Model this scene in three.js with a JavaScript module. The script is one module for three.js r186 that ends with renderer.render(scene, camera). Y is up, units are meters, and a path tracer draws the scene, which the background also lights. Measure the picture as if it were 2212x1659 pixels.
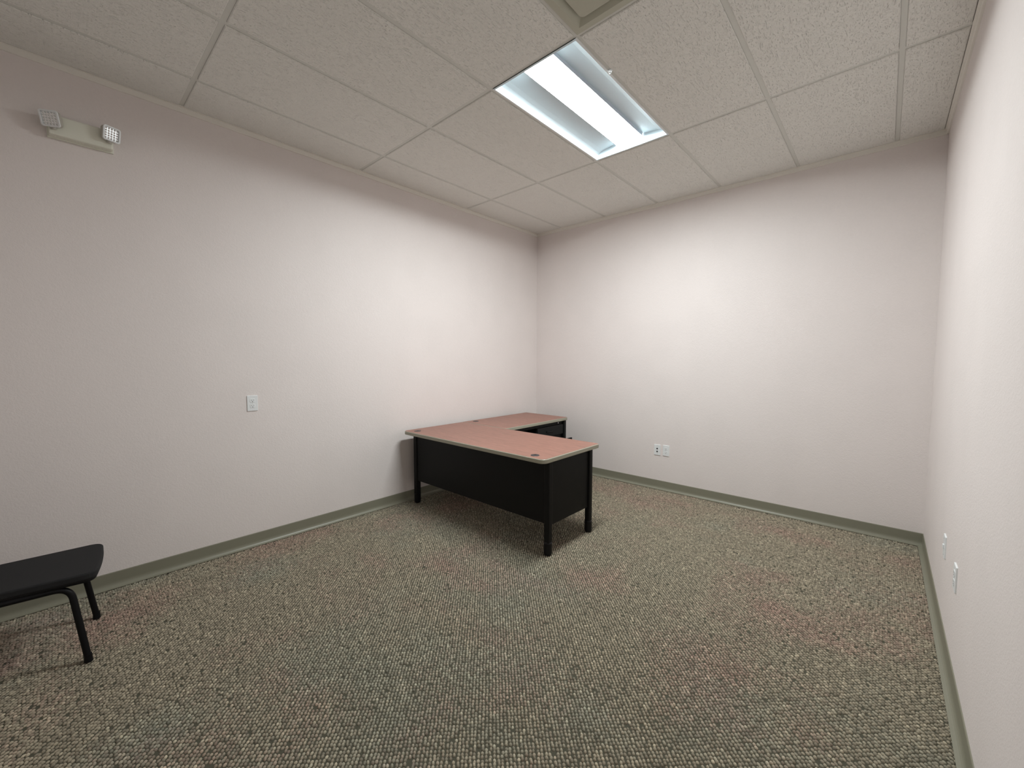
import * as THREE from 'three';
import { RoundedBoxGeometry } from 'three/addons/geometries/RoundedBoxGeometry.js';
import { mergeGeometries } from 'three/addons/utils/BufferGeometryUtils.js';
import { RectAreaLightUniformsLib } from 'three/addons/lights/RectAreaLightUniformsLib.js';

// ---------------------------------------------------------------- camera, exposure, light level
const scene = new THREE.Scene();
const camera = new THREE.PerspectiveCamera(2 * Math.atan(829.5 / 889.3) * 180 / Math.PI, 2212 / 1659, 0.03, 40);
camera.rotation.order = 'YXZ';
camera.position.set(3.446, 1.4015, 4.297);
camera.rotation.set(-0.0617, 0.7355, 0.001);
const renderer = new THREE.WebGLRenderer({ antialias: true });
renderer.toneMapping = THREE.LinearToneMapping;
renderer.toneMappingExposure = 1.0;
renderer.shadowMap.enabled = true;
RectAreaLightUniformsLib.init();
const LAMP = { intensity: 81, color: new THREE.Color().setRGB(0.94, 1.0, 1.0) };

// ---------------------------------------------------------------- room measures (metres)
const W = 3.713, H = 3.019, L = 5.05;           // width, ceiling height, depth; left wall x = 0, back wall z = 0
const GX = [0, ...[0, 1, 2, 3, 4, 5].map(k => 0.3965 + 0.6096 * k), W];
const CARPET_TONE = 0.94;
const GZ = [0, ...[0, 1, 2, 3].map(j => 1.2466 + 1.2192 * j), L];

// ---------------------------------------------------------------- helpers
let seed = 20240611;
const rnd = () => { seed = (seed * 1664525 + 1013904223) >>> 0; return seed / 4294967296; };
const hash = (x, y, s = 0) => { let h = (x * 374761393 + y * 668265263 + s * 974711) | 0; h = Math.imul(h ^ (h >>> 13), 1274126177); h ^= h >>> 16; return (h >>> 0) / 4294967296; };
// value noise that repeats every n cells
function vnoise(x, y, n, s) {
  const x0 = Math.floor(x), y0 = Math.floor(y), fx = x - x0, fy = y - y0;
  const m = v => ((v % n) + n) % n, u = fx * fx * (3 - 2 * fx), v = fy * fy * (3 - 2 * fy);
  const a = hash(m(x0), m(y0), s), b = hash(m(x0 + 1), m(y0), s), c = hash(m(x0), m(y0 + 1), s), d = hash(m(x0 + 1), m(y0 + 1), s);
  return a + (b - a) * u + (c - a) * v + (a - b - c + d) * u * v;
}
function texture(n, fn, srgb) {
  const d = new Uint8Array(n * n * 4);
  for (let j = 0; j < n; j++) for (let i = 0; i < n; i++) {
    const c = fn(i / n, j / n, i, j), k = (j * n + i) * 4;
    for (let q = 0; q < 3; q++) d[k + q] = Math.max(0, Math.min(255, Math.round(255 * (Array.isArray(c) ? c[q] : c))));
    d[k + 3] = 255;
  }
  const t = new THREE.DataTexture(d, n, n, THREE.RGBAFormat);
  t.wrapS = t.wrapT = THREE.RepeatWrapping; t.magFilter = THREE.LinearFilter; t.minFilter = THREE.LinearMipmapLinearFilter; t.generateMipmaps = true;
  if (srgb) t.colorSpace = THREE.SRGBColorSpace;
  t.needsUpdate = true;
  return t;
}
const scaled = (t, metres) => { const c = t.clone(); c.repeat.set(1 / metres, 1 / metres); c.needsUpdate = true; return c; };
const taken = {};
function numbered(name) { const n = taken[name] = (taken[name] ?? -1) + 1; return n ? `${name}_${String(n).padStart(3, '0')}` : name; }
function obj(name, geo, material, parent) {
  const g = Array.isArray(geo) ? merge(geo) : geo;
  const m = new THREE.Mesh(g, material);
  m.name = parent ? name : numbered(name);
  m.castShadow = m.receiveShadow = true;
  (parent || scene).add(m);
  return m;
}
function merge(list) { return mergeGeometries(list.map(g => { const q = g.index ? g.toNonIndexed() : g; for (const k of Object.keys(q.attributes)) if (!['position', 'normal', 'uv'].includes(k)) q.deleteAttribute(k); return q; })); }
function thing(name, label, category, pos = [0, 0, 0], group) {
  const o = new THREE.Group(); o.name = numbered(name); o.position.set(...pos); scene.add(o);
  o.userData = { label, category }; if (group) o.userData.group = group;
  return o;
}
function struct(o, label) { o.userData.kind = 'structure'; if (label) o.userData.label = label; return o; }
// box between two corners, uv in metres
function bx(x0, x1, y0, y1, z0, z1) {
  const g = new THREE.BoxGeometry(x1 - x0, y1 - y0, z1 - z0); g.translate((x0 + x1) / 2, (y0 + y1) / 2, (z0 + z1) / 2);
  return metreUV(g);
}
function rbx(x0, x1, y0, y1, z0, z1, r = 0.004, s = 2) {
  const g = new RoundedBoxGeometry(x1 - x0, y1 - y0, z1 - z0, s, Math.min(r, (x1 - x0) / 2.01, (y1 - y0) / 2.01, (z1 - z0) / 2.01));
  g.translate((x0 + x1) / 2, (y0 + y1) / 2, (z0 + z1) / 2);
  return metreUV(g);
}
function metreUV(g) {
  const p = g.attributes.position, n = g.attributes.normal, uv = new Float32Array(p.count * 2);
  for (let i = 0; i < p.count; i++) {
    const ax = Math.abs(n.getX(i)), ay = Math.abs(n.getY(i)), az = Math.abs(n.getZ(i));
    const [u, v] = ay >= ax && ay >= az ? [p.getX(i), p.getZ(i)] : ax >= az ? [p.getZ(i), p.getY(i)] : [p.getX(i), p.getY(i)];
    uv[2 * i] = u; uv[2 * i + 1] = v;
  }
  g.setAttribute('uv', new THREE.BufferAttribute(uv, 2));
  return g;
}
function roundRect(x0, x1, y0, y1, r) {           // r: one radius or four [x0y0, x1y0, x1y1, x0y1]
  const [a, b, c, d] = Array.isArray(r) ? r : [r, r, r, r], s = new THREE.Shape();
  s.moveTo(x0 + a, y0); s.lineTo(x1 - b, y0); if (b) s.absarc(x1 - b, y0 + b, b, -Math.PI / 2, 0);
  s.lineTo(x1, y1 - c); if (c) s.absarc(x1 - c, y1 - c, c, 0, Math.PI / 2);
  s.lineTo(x0 + d, y1); if (d) s.absarc(x0 + d, y1 - d, d, Math.PI / 2, Math.PI);
  s.lineTo(x0, y0 + a); if (a) s.absarc(x0 + a, y0 + a, a, Math.PI, 1.5 * Math.PI);
  return s;
}
// a plan outline (x, z) turned into a slab from y0 to y1 with a rounded rim
function slab(x0, x1, z0, z1, y0, y1, r, bevel = 0, seg = 3) {
  const sh = roundRect(x0 + bevel, x1 - bevel, -z1 + bevel, -z0 - bevel, r);
  const g = new THREE.ExtrudeGeometry(sh, { depth: y1 - y0 - 2 * bevel, bevelEnabled: bevel > 0, bevelThickness: bevel, bevelSize: bevel, bevelSegments: seg, curveSegments: 8 });
  g.rotateX(-Math.PI / 2); g.translate(0, y0 + bevel, 0);
  return metreUV(g);
}
function tube(points, r, closed = false, seg = 48, rad = 12) {
  return new THREE.TubeGeometry(new THREE.CatmullRomCurve3(points.map(p => new THREE.Vector3(...p)), closed, 'centripetal'), seg, r, rad, closed);
}
// straight runs with rounded bends between them
function bentTube(points, bend, r, rad = 12) {
  const path = new THREE.CurvePath(), P = points.map(p => new THREE.Vector3(...p));
  let from = P[0];
  for (let i = 1; i < P.length - 1; i++) {
    const a = P[i].clone().add(P[i - 1].clone().sub(P[i]).setLength(bend)), b = P[i].clone().add(P[i + 1].clone().sub(P[i]).setLength(bend));
    path.add(new THREE.LineCurve3(from, a)); path.add(new THREE.QuadraticBezierCurve3(a, P[i], b)); from = b;
  }
  path.add(new THREE.LineCurve3(from, P[P.length - 1]));
  return new THREE.TubeGeometry(path, 64, r, rad, false);
}
const cap = (x, y, z, r, h, r2 = r, seg = 20) => { const g = new THREE.CylinderGeometry(r2, r, h, seg); g.translate(x, y + h / 2, z); return g; };
// profile (a, y) swept along a straight line; 'dir' maps profile a and distance t to x, z
function sweep(profile, t0, t1, place) {
  const pos = [], n = profile.length;
  const P = (k, t) => { const [a, y] = profile[k]; const [x, z] = place(a, t); return [x, y, z]; };
  for (let k = 0; k < n; k++) { const m = (k + 1) % n, q = [P(k, t0), P(m, t0), P(m, t1), P(k, t1)]; pos.push(...q[0], ...q[1], ...q[2], ...q[0], ...q[2], ...q[3]); }
  for (const t of [t0, t1]) for (let k = 1; k < n - 1; k++) pos.push(...P(0, t), ...P(k, t), ...P(k + 1, t));
  const g = new THREE.BufferGeometry(); g.setAttribute('position', new THREE.Float32BufferAttribute(pos, 3)); g.computeVertexNormals();
  return metreUV(g);
}

// ---------------------------------------------------------------- materials
const std = (o) => new THREE.MeshStandardMaterial(o);
const lin = (r, g, b) => new THREE.Color().setRGB(r, g, b);

// painted drywall: fine roller stipple
const wallBump = texture(1024, (u, v) => 0.5 * vnoise(u * 256, v * 256, 256, 1) + 0.35 * vnoise(u * 120, v * 120, 120, 2) + 0.15 * vnoise(u * 34, v * 34, 34, 3));
const wallTone = texture(512, (u, v) => { const n = 0.965 + 0.03 * vnoise(u * 9, v * 9, 9, 5) + 0.02 * vnoise(u * 190, v * 190, 190, 6); return [n, n, n]; });
const paint = (c) => std({ color: c, map: scaled(wallTone, 1.7), roughness: 0.62, bumpMap: scaled(wallBump, 0.9), bumpScale: 0.0006 });
const MAT = {
  wall: paint(lin(0.82, 0.755, 0.735)),
  trim: std({ color: lin(0.86, 0.83, 0.77), roughness: 0.5 }),
  tbar: std({ color: lin(0.70, 0.70, 0.655), roughness: 0.5 }),
  base: std({ color: lin(0.235, 0.228, 0.172), roughness: 0.4 }),
  enamel: std({ color: lin(0.72, 0.83, 0.885), roughness: 0.45 }),
  enamelFrame: std({ color: lin(0.84, 0.86, 0.86), roughness: 0.4 }),
  vent: std({ color: lin(0.50, 0.495, 0.405), roughness: 0.45 }),
  lensSide: std({ color: lin(0.45, 0.46, 0.5), roughness: 0.5 }),
  lens: std({ color: lin(0.8, 0.8, 0.8), roughness: 0.6, emissive: lin(0.95, 1, 0.99), emissiveIntensity: 25 }),
  plastic: std({ color: lin(0.83, 0.85, 0.86), roughness: 0.35 }),
  plasticDark: std({ color: lin(0.03, 0.03, 0.035), roughness: 0.5 }),
  screw: std({ color: lin(0.7, 0.7, 0.7), roughness: 0.3, metalness: 0.6 }),
  emergency: std({ color: lin(0.80, 0.80, 0.70), roughness: 0.5 }),
  emergencyHead: std({ color: lin(0.5, 0.48, 0.43), roughness: 0.5 }),
  reflectorBowl: std({ color: lin(0.85, 0.87, 0.88), roughness: 0.22, metalness: 0.9 }),
  lensClear: new THREE.MeshPhysicalMaterial({ color: 0xffffff, roughness: 0.12, transmission: 1, thickness: 0, ior: 1.45 }),
  steel: new THREE.MeshPhysicalMaterial({ color: lin(0.006, 0.0062, 0.0062), roughness: 0.5, specularIntensity: 0.35 }),
  steelDrawer: new THREE.MeshPhysicalMaterial({ color: lin(0.010, 0.0103, 0.0105), roughness: 0.5, specularIntensity: 0.35 }),
  glide: new THREE.MeshPhysicalMaterial({ color: lin(0.005, 0.005, 0.006), roughness: 0.35, specularIntensity: 0.5 }),
  edge: std({ color: lin(0.34, 0.325, 0.255), roughness: 0.24 }),
  grommet: std({ color: lin(0.02, 0.02, 0.024), roughness: 0.4 }),
  chrome: std({ color: lin(0.75, 0.75, 0.75), roughness: 0.25, metalness: 1 }),
};
// laminate: fine straight wood figure along the long side
const lamTex = texture(1024, (u, v) => {
  const f = 0.5 * vnoise(u * 14, v * 300, 1024, 11) + 0.3 * vnoise(u * 40, v * 512, 1024, 12) + 0.2 * vnoise(u * 5, v * 60, 1024, 13);
  const s = 0.8 + 0.36 * f; return [0.58 * s, 0.408 * s, 0.352 * s];
}, true);
MAT.laminate = std({ color: 0xffffff, map: scaled(lamTex, 0.8), roughness: 0.42 });
// black upholstery
const clothBump = texture(256, (u, v) => 0.5 + 0.25 * Math.sin(u * Math.PI * 128) * Math.sin(v * Math.PI * 128) + 0.25 * vnoise(u * 64, v * 64, 64, 21));
MAT.cloth = std({ color: lin(0.009, 0.0088, 0.0098), roughness: 0.9, bumpMap: scaled(clothBump, 0.12), bumpScale: 0.0006 });
MAT.frame = new THREE.MeshPhysicalMaterial({ color: lin(0.005, 0.005, 0.006), roughness: 0.45, specularIntensity: 0.4 });
// mineral-fibre ceiling tile: short fissures and pin marks
const tileHeight = (u, v) => {
  const f = vnoise(u * 150 + 3 * vnoise(u * 9, v * 9, 9, 33), v * 44, 1024, 31), fis = Math.max(0, f - 0.72) * 3.2;
  const p = Math.max(0, vnoise(u * 200, v * 200, 200, 32) - 0.7) * 1.6;
  return 0.85 - Math.min(0.8, fis + p) + 0.15 * vnoise(u * 90, v * 90, 90, 34);
};
const tileBump = texture(1024, tileHeight);
const tileTone = texture(512, (u, v) => { const n = 0.95 + 0.05 * vnoise(u * 160, v * 160, 160, 36); return [n, n, n * 0.995]; });
MAT.tile = std({ color: lin(0.87, 0.86, 0.82), map: scaled(tileTone, 0.75), roughness: 0.95, bumpMap: scaled(tileBump, 0.61), bumpScale: 0.004 });
// loop-pile carpet: yarn loops are real geometry (below); this is the woven backing under them
MAT.backing = std({ color: lin(0.07, 0.066, 0.045), roughness: 1 });
MAT.yarn = std({ color: 0xffffff, roughness: 1 });

// ---------------------------------------------------------------- the room
{
  struct(obj('floor', bx(-0.15, W + 0.15, -0.12, -0.006, -0.15, L + 0.15), MAT.backing), 'woven carpet backing on the floor slab');
  // carpet pile: one dome per yarn loop on a staggered 1 cm grid, so the rows run along the room's diagonal
  const loop = new THREE.SphereGeometry(1, 7, 4, 0, Math.PI * 2, 0, Math.PI * 0.55), list = [];
  const P = 0.01;
  for (let i = 0; i * P < W - 0.004; i++) for (let j = i % 2; j * P < L - 0.004; j += 2) if (i * P > 0.004 && j * P > 0.004 && hash(i, j, 9) > 0.016) list.push([i, j]);
  const pile = new THREE.InstancedMesh(loop, MAT.yarn, list.length);
  const m4 = new THREE.Matrix4(), q4 = new THREE.Quaternion(), up = new THREE.Vector3(0, 1, 0), c = new THREE.Color();
  // heather yarns: olive grey, taupe, with drifts of green and of red brown dye
  list.forEach(([i, j], k) => {
    const x = i * P + 0.0042 * (hash(i, j, 1) - 0.5), z = j * P + 0.0042 * (hash(i, j, 2) - 0.5), h = 0.0052 + 0.0044 * hash(i, j, 3);
    q4.setFromAxisAngle(up, Math.PI / 4 + 0.5 * (hash(i, j, 4) - 0.5));
    m4.compose(new THREE.Vector3(x, -0.0075, z), q4, new THREE.Vector3(0.0054 + 0.0012 * hash(i, j, 10), h, 0.0072 + 0.0016 * hash(i, j, 11))); pile.setMatrixAt(k, m4);
    const n = 0.5 * vnoise(x * 2.4 + 5, z * 2.4 + 5, 64, 51) + 0.3 * vnoise(x * 7.3, z * 7.3, 64, 52) + 0.2 * hash(i, j, 5), red = Math.max(0, (n - 0.5) * 3);
    const m = 0.5 * vnoise(x * 2.0 + 21, z * 2.0 + 14, 64, 57) + 0.3 * vnoise(x * 6.1, z * 6.1, 64, 54) + 0.2 * hash(i, j, 6), grn = Math.max(0, (m - 0.5) * 3);
    const t = (0.66 + 0.54 * hash(i, j, 7) + (hash(i, j, 8) > 0.93 ? 0.45 : 0)) * CARPET_TONE;
    c.setRGB(t * (0.350 + 0.026 * red - 0.036 * grn), t * (0.302 - 0.034 * red - 0.002 * grn), t * (0.223 - 0.012 * red + 0.008 * grn)); pile.setColorAt(k, c);
  });
  pile.name = 'carpet_pile'; pile.castShadow = pile.receiveShadow = true;
  pile.userData = { kind: 'stuff', label: 'mottled olive brown loop pile carpet covering the floor', category: 'carpet' };
  scene.add(pile);
  struct(obj('wall_left', bx(-0.15, 0, -0.1, H + 0.3, -0.15, L + 0.15), MAT.wall), 'pale pink painted long wall behind the desk');
  struct(obj('wall_back', bx(0, W, -0.1, H + 0.3, -0.15, 0), MAT.wall), 'pale pink painted end wall');
  struct(obj('wall_right', bx(W, W + 0.15, -0.1, H + 0.3, -0.15, L + 0.15), MAT.wall), 'pale painted wall with two plates near the floor');
  struct(obj('wall_front', bx(0, W, -0.1, H + 0.3, L, L + 0.15), MAT.wall), 'pale pink painted wall behind the viewer');

  // vinyl cove base
  const prof = [[0, 0], [0.027, 0], [0.027, 0.003], [0.0205, 0.0055], [0.0148, 0.0095], [0.0102, 0.015], [0.0072, 0.021], [0.0055, 0.028], [0.0048, 0.036], [0.0045, 0.092], [0.003, 0.0955], [0, 0.096]];
  struct(obj('baseboard_left', sweep(prof, 0, L, (a, t) => [a, t]), MAT.base), 'olive grey vinyl cove base');
  struct(obj('baseboard_back', sweep(prof, 0, W, (a, t) => [t, a]), MAT.base), 'olive grey vinyl cove base');
  struct(obj('baseboard_right', sweep(prof, 0, L, (a, t) => [W - a, t]), MAT.base), 'olive grey vinyl cove base');
  struct(obj('baseboard_front', sweep(prof, 0, W, (a, t) => [t, L - a]), MAT.base), 'olive grey vinyl cove base');

  // wall angle along the ceiling edge
  const ang = [[0, H - 0.033], [0.010, H - 0.033], [0.012, H - 0.031], [0.012, H - 0.004], [0.022, H - 0.002], [0.022, H + 0.006], [0, H + 0.006]];
  struct(obj('trim_1', sweep(ang, 0, L, (a, t) => [a, t]), MAT.trim), 'cream metal angle along the ceiling edge');
  struct(obj('trim_2', sweep(ang, 0, W, (a, t) => [t, a]), MAT.trim), 'cream metal angle along the ceiling edge');
  struct(obj('trim_3', sweep(ang, 0, L, (a, t) => [W - a, t]), MAT.trim), 'cream metal angle along the ceiling edge');
  struct(obj('trim_4', sweep(ang, 0, W, (a, t) => [t, L - a]), MAT.trim), 'cream metal angle along the ceiling edge');
}

// ---------------------------------------------------------------- suspended ceiling: bars and single tiles
{
  const ceiling = new THREE.Group(); ceiling.name = 'ceiling'; struct(ceiling, 'suspended ceiling of fissured lay-in tiles in a metal grid'); scene.add(ceiling);
  obj('deck', bx(-0.15, W + 0.15, H + 0.3, H + 0.4, -0.15, L + 0.15), MAT.tbar, ceiling);
  const rise = 0.005, half = 0.012;
  const bar = (x0, x1, z0, z1) => obj('grid_bar', bx(x0, x1, H + rise, H + rise + 0.03, z0, z1), MAT.tbar, ceiling);
  for (let i = 1; i < GX.length - 1; i++) bar(GX[i] - half, GX[i] + half, 0, L);
  for (let j = 1; j < GZ.length - 1; j++) for (let i = 0; i < GX.length - 1; i++) bar(GX[i] + (i ? half : 0), GX[i + 1] - (i < GX.length - 2 ? half : 0), GZ[j] - half, GZ[j] + half);
  const midZ = GZ[2] + 0.6096;
  bar(GX[4] + half, GX[5] - half, midZ - half, midZ + half);
  function tile(x0, x1, z0, z1) {
    // tegular edge: the face hangs level with H, a small bevel leads up to the bar
    const e = 0.0008, b = 0.004, y0 = H - 0.002 + 0.003 * rnd(), y1 = H + 0.02, ou = rnd(), ov = rnd();
    const lo = [[x0 + e + b, z0 + e + b], [x1 - e - b, z0 + e + b], [x1 - e - b, z1 - e - b], [x0 + e + b, z1 - e - b]], hi = [[x0 + e, z0 + e], [x1 - e, z0 + e], [x1 - e, z1 - e], [x0 + e, z1 - e]];
    const pos = [], tri = (...v) => v.forEach(q => pos.push(...q)), quad = (A, B, C, D) => { tri(A, B, C); tri(A, C, D); };
    const at = (c, y) => [c[0], y, c[1]];
    quad(...lo.map(c => at(c, y0)));
    for (let k = 0; k < 4; k++) { const m = (k + 1) % 4; quad(at(hi[k], y0 + b), at(hi[m], y0 + b), at(lo[m], y0), at(lo[k], y0)); quad(at(hi[k], y1), at(hi[m], y1), at(hi[m], y0 + b), at(hi[k], y0 + b)); }
    quad(...[...hi].reverse().map(c => at(c, y1)));
    const g = new THREE.BufferGeometry(); g.setAttribute('position', new THREE.Float32BufferAttribute(pos, 3)); g.computeVertexNormals(); metreUV(g);
    const uv = g.attributes.uv; for (let k = 0; k < uv.count; k++) uv.setXY(k, uv.getX(k) + ou, uv.getY(k) + ov);
    obj('tile', g, MAT.tile, ceiling);
  }
  for (let i = 0; i < GX.length - 1; i++) for (let j = 0; j < GZ.length - 1; j++) {
    if (i === 3 && j === 1) continue;                                   // the light
    const x0 = GX[i] + (i ? half : 0.023), x1 = GX[i + 1] - (i < GX.length - 2 ? half : 0.023), z0 = GZ[j] + (j ? half : 0.023), z1 = GZ[j + 1] - (j < GZ.length - 2 ? half : 0.023);
    if (i === 4 && j === 2) tile(x0, x1, midZ + half, z1);              // half tile beside the air diffuser
    else tile(x0, x1, z0, z1);
  }
}

// ---------------------------------------------------------------- recessed light
{
  const x0 = GX[3] + 0.006, x1 = GX[4] - 0.006, z0 = GZ[1] + 0.006, z1 = GZ[2] - 0.006, cx = (x0 + x1) / 2, cz = (z0 + z1) / 2;
  const t = thing('ceiling_light', 'lit recessed troffer light with glowing centre lens set into the tile ceiling', 'ceiling light', [cx, H, cz]);
  const hx = (x1 - x0) / 2, hz = (z1 - z0) / 2, f = 0.012, lw = 0.104, g0 = 0.0005;
  obj('frame', [bx(-hx, hx, g0, 0.012, -hz, -hz + f), bx(-hx, hx, g0, 0.012, hz - f, hz), bx(-hx, -hx + f, g0, 0.012, -hz + f, hz - f), bx(hx - f, hx, g0, 0.012, -hz + f, hz - f)], MAT.enamelFrame, t);
  for (const s of [-1, 1]) {
    // steep outer lip, then a shallow wing rising towards the lens
    const pts = [[hx - f, 0.004], [hx - f - 0.006, 0.018], [hx - f - 0.016, 0.031], [hx - f - 0.032, 0.041], [hx - f - 0.06, 0.050], [0.17, 0.058], [lw + 0.02, 0.066], [lw - 0.01, 0.072]];
    const prof = [...pts, [lw - 0.01, 0.085], [hx - f + 0.004, 0.085], [hx - f + 0.004, 0.004]];
    obj('side_reflector', sweep(prof, -hz + f * 0.5, hz - f * 0.5, (a, q) => [s * a, q]), MAT.enamel, t);
  }
  for (const s of [-1, 1]) {
    const prof = [[hz - f, 0.0], [hz - f - 0.012, 0.072], [hz - f - 0.012, 0.085], [hz, 0.085], [hz, 0.0]];
    obj('end_plate', sweep(prof, -hx + f * 0.5, hx - f * 0.5, (a, q) => [q, s * a]), MAT.enamel, t);
  }
  obj('housing', bx(-hx, hx, 0.0855, 0.12, -hz, hz), MAT.enamelFrame, t);
  // bowed lens
  const bow = [], n = 14; for (let k = 0; k <= n; k++) { const a = -lw + 2 * lw * k / n; bow.push([a, 0.052 - 0.010 * Math.cos(a / lw * Math.PI / 2)]); }
  const lens = obj('lens', sweep([...bow, [lw, 0.07], [-lw, 0.07]], -hz + f + 0.003, hz - f - 0.003, (a, q) => [a, q]), MAT.lens, t);
  lens.userData.label = 'glowing white lens';
  for (const s of [-1, 1]) obj('lens_rail', bx(Math.min(s * lw, s * (lw + 0.004)), Math.max(s * lw, s * (lw + 0.004)), 0.048, 0.072, -hz + f + 0.014, hz - f - 0.014), MAT.lensSide, t);
  const lamp = new THREE.RectAreaLight(LAMP.color, LAMP.intensity, 2 * lw - 0.012, 2 * hz - 2 * f - 0.03);
  lamp.position.set(0, 0.039, 0); lamp.rotation.x = -Math.PI / 2; lamp.castShadow = true;
  t.add(lamp);
  // small hook clipped to the grid bar beside the light
  const hk = thing('ceiling_hook', 'tiny white hook clipped to the ceiling grid beside the light', 'hook', [GX[4] + 0.008, H, 2.135]);
  obj('clip', rbx(-0.011, 0.011, -0.004, 0.006, -0.008, 0.008, 0.0015), MAT.plastic, hk);
  const tg = new THREE.TorusGeometry(0.007, 0.0022, 8, 18, Math.PI * 1.6); tg.rotateZ(-Math.PI * 0.8 - Math.PI / 2); tg.translate(0, -0.012, 0);
  obj('hook', tg, MAT.plastic, hk);
}

// ---------------------------------------------------------------- air diffuser
{
  const h = 0.3048 - 0.010, cx = (GX[4] + GX[5]) / 2, cz = GZ[2] + 0.3048;
  const t = thing('air_diffuser', 'square olive grey air diffuser with raised centre plaque in the ceiling', 'air vent', [cx, H, cz]);
  const ring = (a0, y0, a1, y1, th) => [0, 1, 2, 3].map(k => {     // one mitred side of a square ring from half-size a0 to a1
    const q = [[-a0, y0, -a0], [a0, y0, -a0], [a1, y1, -a1], [-a1, y1, -a1]], up = q.map(p => [p[0], p[1] + th, p[2]]);
    const pos = [], quad = (A, B, C, D) => [A, B, C, A, C, D].forEach(v => pos.push(...v));
    quad(q[0], q[1], q[2], q[3]); quad(up[3], up[2], up[1], up[0]); quad(q[0], up[0], up[1], q[1]); quad(q[3], q[2], up[2], up[3]);
    const g = new THREE.BufferGeometry(); g.setAttribute('position', new THREE.Float32BufferAttribute(pos, 3)); g.computeVertexNormals(); g.rotateY(k * Math.PI / 2);
    return metreUV(g);
  });
  obj('frame', ring(h, -0.003, h - 0.032, -0.004, 0.004), MAT.vent, t);
  obj('cone', ring(h - 0.032, -0.004, h - 0.09, 0.05, 0.003), MAT.vent, t);
  obj('duct', ring(h - 0.09, 0.05, h - 0.091, 0.16, 0.002), MAT.vent, t);
  obj('back', bx(-h + 0.03, h - 0.03, 0.16, 0.165, -h + 0.03, h - 0.03), MAT.vent, t);
  obj('plaque', slab(-0.226, 0.226, -0.226, 0.226, -0.004, 0.018, 0.02, 0.006), MAT.vent, t);
  obj('hanger', [bx(-0.2, 0.2, 0.03, 0.036, -0.01, 0.01), bx(-0.01, 0.01, 0.018, 0.16, -0.01, 0.01)], MAT.vent, t);
}

// ---------------------------------------------------------------- wall plates (built facing +z, 70 x 114 mm)
function plate(t) { obj('cover_plate', (() => {
  const s = roundRect(-0.033, 0.033, -0.0553, 0.0553, 0.002);
  const g = new THREE.ExtrudeGeometry(s, { depth: 0.0018, bevelEnabled: true, bevelThickness: 0.0042, bevelSize: 0.002, bevelSegments: 3 }); g.translate(0, 0, 0.0); return g;
})(), MAT.plastic, t); }
function disc(r, d, x, y, z, seg = 20) { const g = new THREE.CylinderGeometry(r, r, d, seg); g.rotateX(Math.PI / 2); g.translate(x, y, z); return g; }
function duplex(t) {
  plate(t);
  for (const s of [1, -1]) {
    const y = s * 0.0195;
    const g = new THREE.ExtrudeGeometry(roundRect(-0.0165, 0.0165, y - 0.0135, y + 0.0135, 0.008), { depth: 0.0012, bevelEnabled: true, bevelThickness: 0.0006, bevelSize: 0.0006, bevelSegments: 1 }); g.translate(0, 0, 0.0058);
    const r = obj('receptacle', g, MAT.plastic, t);
    obj('slot', bx(-0.0075, -0.0055, y - 0.0005, y + 0.0075, 0.0060, 0.0079), MAT.plasticDark, r);
    obj('slot', bx(0.0055, 0.0075, y + 0.0005, y + 0.0070, 0.0060, 0.0079), MAT.plasticDark, r);
    obj('ground_hole', disc(0.0027, 0.0019, 0, y - 0.0075, 0.007), MAT.plasticDark, r);
  }
  obj('screw', disc(0.003, 0.0016, 0, 0, 0.0064), MAT.screw, t);
}
function mount(t, wall) { if (wall === 'left') t.rotation.y = Math.PI / 2; if (wall === 'right') t.rotation.y = -Math.PI / 2; }
{
  const a = thing('power_outlet', 'white duplex power outlet on the pink wall left of the desk', 'outlet', [0, 1.071, 3.342]); duplex(a); mount(a, 'left');
  const b = thing('power_outlet', 'white duplex power outlet beside the plate with two black jacks', 'outlet', [1.764, 0.427, 0]); duplex(b);
  const c = thing('jack_plate', 'white wall plate with two round black jacks', 'wall plate', [1.669, 0.424, 0]);
  plate(c);
  for (const y of [0.015, -0.017]) { const j = obj('jack', disc(0.0075, 0.004, 0, y, 0.0075), MAT.plasticDark, c); obj('pin', disc(0.0025, 0.007, 0, y, 0.0085), MAT.plasticDark, j); }
  for (const y of [0.042, -0.042]) obj('screw', disc(0.0028, 0.0012, 0, y, 0.0062), MAT.screw, c);
  const d = thing('jack_plate', 'white wall plate with a small raised centre on the side wall, nearer the corner', 'wall plate', [W, 0.452, 1.31]); plate(d); mount(d, 'right');
  obj('jack', rbx(-0.010, 0.010, -0.010, 0.010, 0.005, 0.011, 0.002), MAT.plastic, d);
  for (const y of [0.042, -0.042]) obj('screw', disc(0.0028, 0.0012, 0, y, 0.0062), MAT.screw, d);
  const e = thing('power_outlet', 'white duplex power outlet on the side wall, farther from the corner', 'outlet', [W, 0.457, 1.73]); duplex(e); mount(e, 'right');
}

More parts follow.
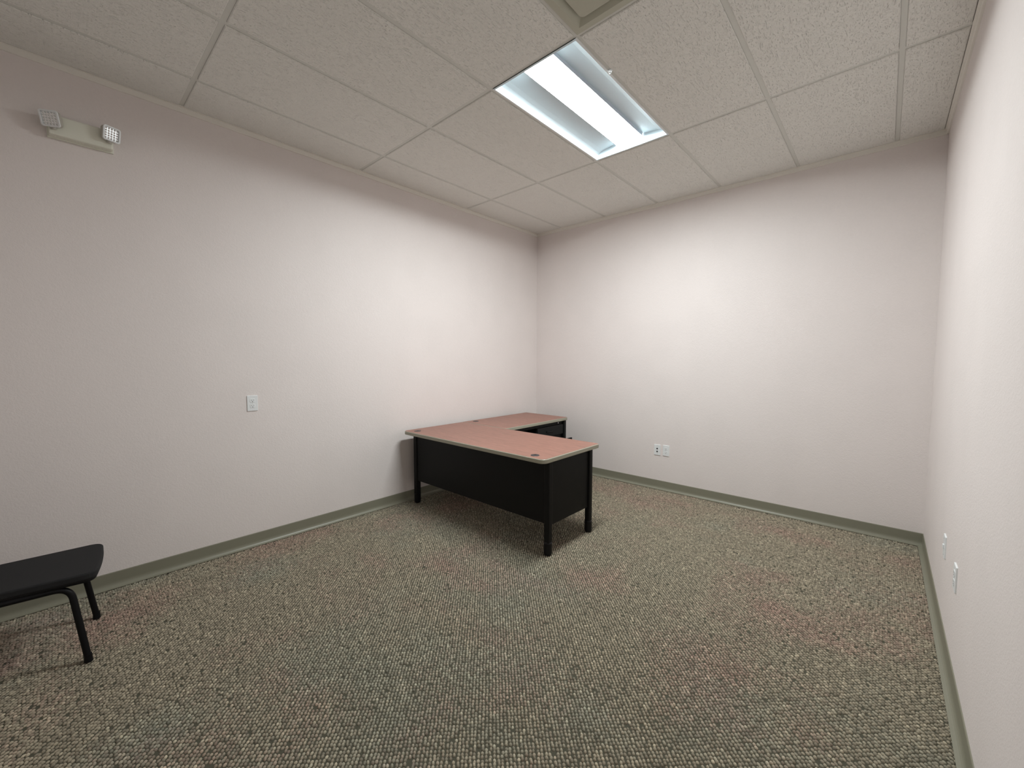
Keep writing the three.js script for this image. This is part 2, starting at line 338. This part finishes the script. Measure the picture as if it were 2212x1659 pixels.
// ---------------------------------------------------------------- emergency light on the left wall
{
  const t = thing('emergency_light', 'beige two head emergency light high on the pink wall', 'emergency light', [0, 2.612, 4.145]);
  // built with +x out of the wall, z along it
  obj('housing', rbx(0.001, 0.058, 0, 0.105, -0.125, 0.125, 0.008, 3), MAT.emergency, t);
  obj('back_lip', rbx(0.0, 0.012, -0.006, 0.111, -0.131, 0.131, 0.003), MAT.emergency, t);
  const head = (z, y, turn, tilt, m) => {
    const hg = new THREE.Group(); hg.name = 'lamp_head'; hg.position.set(0.088, y, z); hg.rotation.order = 'YXZ'; hg.rotation.set(tilt, turn, 0); t.add(hg);
    const s = 0.039;
    // square tapered shell open to +z, a bright bowl and a ribbed clear lens
    obj('shell', [slab(-s, s, -s, s, -0.03, -0.002, 0.012, 0.006), slab(-s + 0.014, s - 0.014, -s + 0.014, s - 0.014, -0.045, -0.028, 0.01, 0.004)].map(g => { g.rotateX(Math.PI / 2); return g; }), m, hg);
    const bowl = slab(-s + 0.005, s - 0.005, -s + 0.005, s - 0.005, -0.003, 0.0, 0.008); bowl.rotateX(Math.PI / 2);
    obj('reflector', bowl, MAT.reflectorBowl, hg);
    const facets = []; for (let k = 0; k < 5; k++) for (let q = 0; q < 5; q++) { const c = new THREE.ConeGeometry(0.0085, 0.006, 4); c.rotateX(Math.PI / 2); c.rotateZ(Math.PI / 4 + 0.35 * (rnd() - 0.5)); c.translate(-0.0256 + 0.0128 * k, -0.0256 + 0.0128 * q, 0.002); facets.push(c); }
    obj('lens', facets, MAT.reflectorBowl, hg);
    const rim = new THREE.ExtrudeGeometry((() => { const q = roundRect(-s, s, -s, s, 0.011); q.holes.push(roundRect(-s + 0.006, s - 0.006, -s + 0.006, s - 0.006, 0.007)); return q; })(), { depth: 0.006, bevelEnabled: true, bevelThickness: 0.001, bevelSize: 0.001, bevelSegments: 1 }); rim.translate(0, 0, -0.001);
    obj('rim', rim, MAT.plastic, hg);
    obj('swivel', cap(0, -0.05, -0.014, 0.011, 0.018), m, hg);
  };
  head(-0.120, 0.076, 1.95, 0.2, MAT.emergencyHead);
  head(0.118, 0.066, 1.05, 0.3, MAT.emergencyHead);
}

// ---------------------------------------------------------------- L-shaped steel desk
{
  const T = 0.716, th = 0.031, U = T - th;
  const dx0 = 0.08, dx1 = 1.768, dz0 = 1.378, dz1 = 2.122, rx0 = 0.072, rx1 = 0.722, rz0 = 0.30;
  const t = thing('office_desk', 'black steel L shaped office desk with reddish brown laminate top', 'desk');
  const top = (x0, x1, z0, z1, r, name) => {
    const e = obj(name + '_edge', slab(x0, x1, z0, z1, U, T, r, 0.005, 4), MAT.edge, t); e.userData.label = 'putty coloured rounded edge band';
    obj(name, slab(x0 + 0.007, x1 - 0.007, z0 + 0.007, z1 - 0.007, T - 0.002, T + 0.0008, Array.isArray(r) ? r.map(q => Math.max(0.002, q - 0.007)) : r, 0), MAT.laminate, t);
  };
  top(dx0, dx1, dz0, dz1, [0.045, 0.045, 0.03, 0.004], 'desktop');
  top(rx0, rx1, rz0, dz0 - 0.002, [0.004, 0.004, 0.03, 0.012], 'return_top');
  const grommet = (x, z) => {
    const g = obj('grommet', cap(x, T + 0.0008, z, 0.032, 0.0022, 0.030, 28), MAT.grommet, t);
    obj('cable_slot', cap(x - 0.006, T + 0.003, z - 0.008, 0.010, 0.0008, 0.010), MAT.glide, g);
  };
  grommet(0.196, 2.035); grommet(0.155, 1.25); grommet(1.632, 2.048);
  const leg = (x, z, w = 0.023) => {
    const l = obj('leg', rbx(x - w, x + w, 0.02, U, z - w, z + w, 0.010, 3), MAT.steel, t);
    obj('foot', [cap(x, 0, z, 0.025, 0.012, 0.029), cap(x, 0.012, z, 0.0305, 0.075, 0.0305), cap(x, 0.087, z, 0.0305, 0.01, 0.024)], MAT.glide, l);
  };
  leg(1.711, 1.995); leg(1.711, 1.455); leg(0.117, 1.990, 0.025); leg(0.117, 1.455); leg(0.69, 0.352); leg(0.117, 0.352);
  // desk body
  obj('modesty_panel', rbx(0.135, 1.70, 0.222, U, 1.986, 2.004, 0.002), MAT.steel, t);
  obj('end_panel', rbx(1.700, 1.718, 0.208, U, 1.475, 1.976, 0.002), MAT.steel, t);
  obj('end_panel', rbx(0.108, 0.126, 0.208, U, 1.475, 1.976, 0.002), MAT.steel, t);
  obj('pedestal', bx(1.315, 1.699, 0.215, U - 0.002, 1.47, 1.984), MAT.steel, t);
  const front = (x0, x1, y0, y1, z) => { const d = obj('drawer', rbx(x0, x1, y0, y1, z - 0.018, z, 0.003), MAT.steelDrawer, t); obj('pull', rbx((x0 + x1) / 2 - 0.06, (x0 + x1) / 2 + 0.06, y1 - 0.045, y1 - 0.03, z - 0.026, z - 0.017, 0.003), MAT.glide, d); };
  front(1.325, 1.69, 0.555, 0.675, 1.468); front(1.325, 1.69, 0.425, 0.545, 1.468); front(1.325, 1.69, 0.225, 0.415, 1.468);
  // return body, drawers opening into the room
  obj('return_apron', rbx(0.66, 0.690, 0.650, U, 0.375, 1.378, 0.002), MAT.steel, t);
  obj('return_modesty', rbx(0.105, 0.12, 0.222, U, 0.37, 1.43, 0.002), MAT.steel, t);
  obj('return_end_panel', rbx(0.14, 0.668, 0.208, U, 0.343, 0.360, 0.002), MAT.steel, t);
  obj('pedestal', bx(0.125, 0.685, 0.215, 0.649, 0.376, 0.86), MAT.steel, t);
  const side = (y0, y1, out, pullY) => {
    const x = 0.686 + out;
    const d = obj('drawer', out > 0.02 ? [rbx(x, x + 0.018, y0, y1, 0.385, 0.852, 0.003), bx(0.6, x, y0 + 0.01, y1 - 0.03, 0.41, 0.42), bx(0.6, x, y0 + 0.01, y1 - 0.03, 0.818, 0.828), bx(0.6, x, y0 + 0.01, y0 + 0.02, 0.42, 0.818)] : rbx(x, x + 0.018, y0, y1, 0.385, 0.852, 0.003), MAT.steelDrawer, t);
    obj('pull', rbx(x + 0.017, x + 0.027, pullY - 0.008, pullY + 0.008, 0.585, 0.70, 0.003), MAT.glide, d);
  };
  side(0.535, 0.645, 0, 0.59); side(0.405, 0.505, 0.13, 0.46); side(0.22, 0.395, 0, 0.35);
  const lk = new THREE.CylinderGeometry(0.007, 0.007, 0.008, 16); lk.rotateZ(Math.PI / 2); lk.translate(0.694, 0.667, 0.47);
  obj('lock', lk, MAT.chrome, t).userData.label = 'small silver key lock';
}

// ---------------------------------------------------------------- chair
{
  const t = thing('stacking_chair', 'black padded armless chair with tube legs by the pink wall', 'chair', [0.535, 0, 4.425]);
  t.rotation.y = -0.11;
  const sy = 0.412;
  // seat plan: wide at the front (-z), narrower at the back, generous corners
  const plan = (g) => {
    const s = new THREE.Shape(), f = 0.205 - g, b = 0.19 - g, zf = 0.238 - g, zb = -0.20 + g, r = 0.045;
    s.moveTo(-b + 0.05, zb); s.lineTo(b - 0.05, zb); s.quadraticCurveTo(b, zb, b + 0.001, zb + 0.05); s.lineTo(f, zf - r); s.quadraticCurveTo(f, zf - 0.004, f - r, zf - 0.002);
    s.quadraticCurveTo(0, zf + 0.010, -f + r, zf - 0.002); s.quadraticCurveTo(-f, zf - 0.004, -f, zf - r); s.lineTo(-b - 0.001, zb + 0.05); s.quadraticCurveTo(-b, zb, -b + 0.05, zb);
    return s;
  };
  const pad = (g, y0, y1, bev, seg) => { const q = new THREE.ExtrudeGeometry(plan(g + bev), { depth: y1 - y0 - 2 * bev, bevelEnabled: true, bevelThickness: bev, bevelSize: bev, bevelSegments: seg, curveSegments: 14 }); q.rotateX(-Math.PI / 2); q.translate(0, y0 + bev, 0); return metreUV(q); };
  obj('seat', pad(0, sy - 0.034, sy, 0.009, 5), MAT.cloth, t);
  obj('seat_pan', pad(0.006, sy - 0.046, sy - 0.032, 0.004, 2), MAT.frame, t);
  for (const s of [-1, 1]) {
    const fx = s * 0.212, rx = s * 0.183;
    const l = obj('leg', bentTube([[rx, sy - 0.052, 0.17], [rx, sy - 0.054, -0.145], [fx, 0.012, -0.19]], 0.055, 0.0132), MAT.frame, t);
    obj('glide', cap(fx, 0, -0.19, 0.016, 0.035, 0.0135), MAT.frame, l);
    const q = obj('leg', bentTube([[s * 0.16, 0.83, 0.285], [s * 0.165, sy + 0.02, 0.215], [rx, sy - 0.06, 0.195], [s * 0.205, 0.012, 0.275]], 0.03, 0.0132), MAT.frame, t);
    obj('glide', cap(s * 0.205, 0, 0.275, 0.016, 0.035, 0.0135), MAT.frame, q);
  }
  for (const z of [-0.06, 0.15]) obj('crossbar', tube([[-0.183, sy - 0.052, z], [0.183, sy - 0.052, z]], 0.009, false, 2), MAT.frame, t);
  const bk = new THREE.ExtrudeGeometry(roundRect(-0.19, 0.19, -0.14, 0.14, 0.05), { depth: 0.02, bevelEnabled: true, bevelThickness: 0.012, bevelSize: 0.012, bevelSegments: 4, curveSegments: 8 });
  bk.rotateX(0.17); bk.translate(0, 0.70, 0.225);
  obj('backrest', bk, MAT.cloth, t);
}

renderer.render(scene, camera);
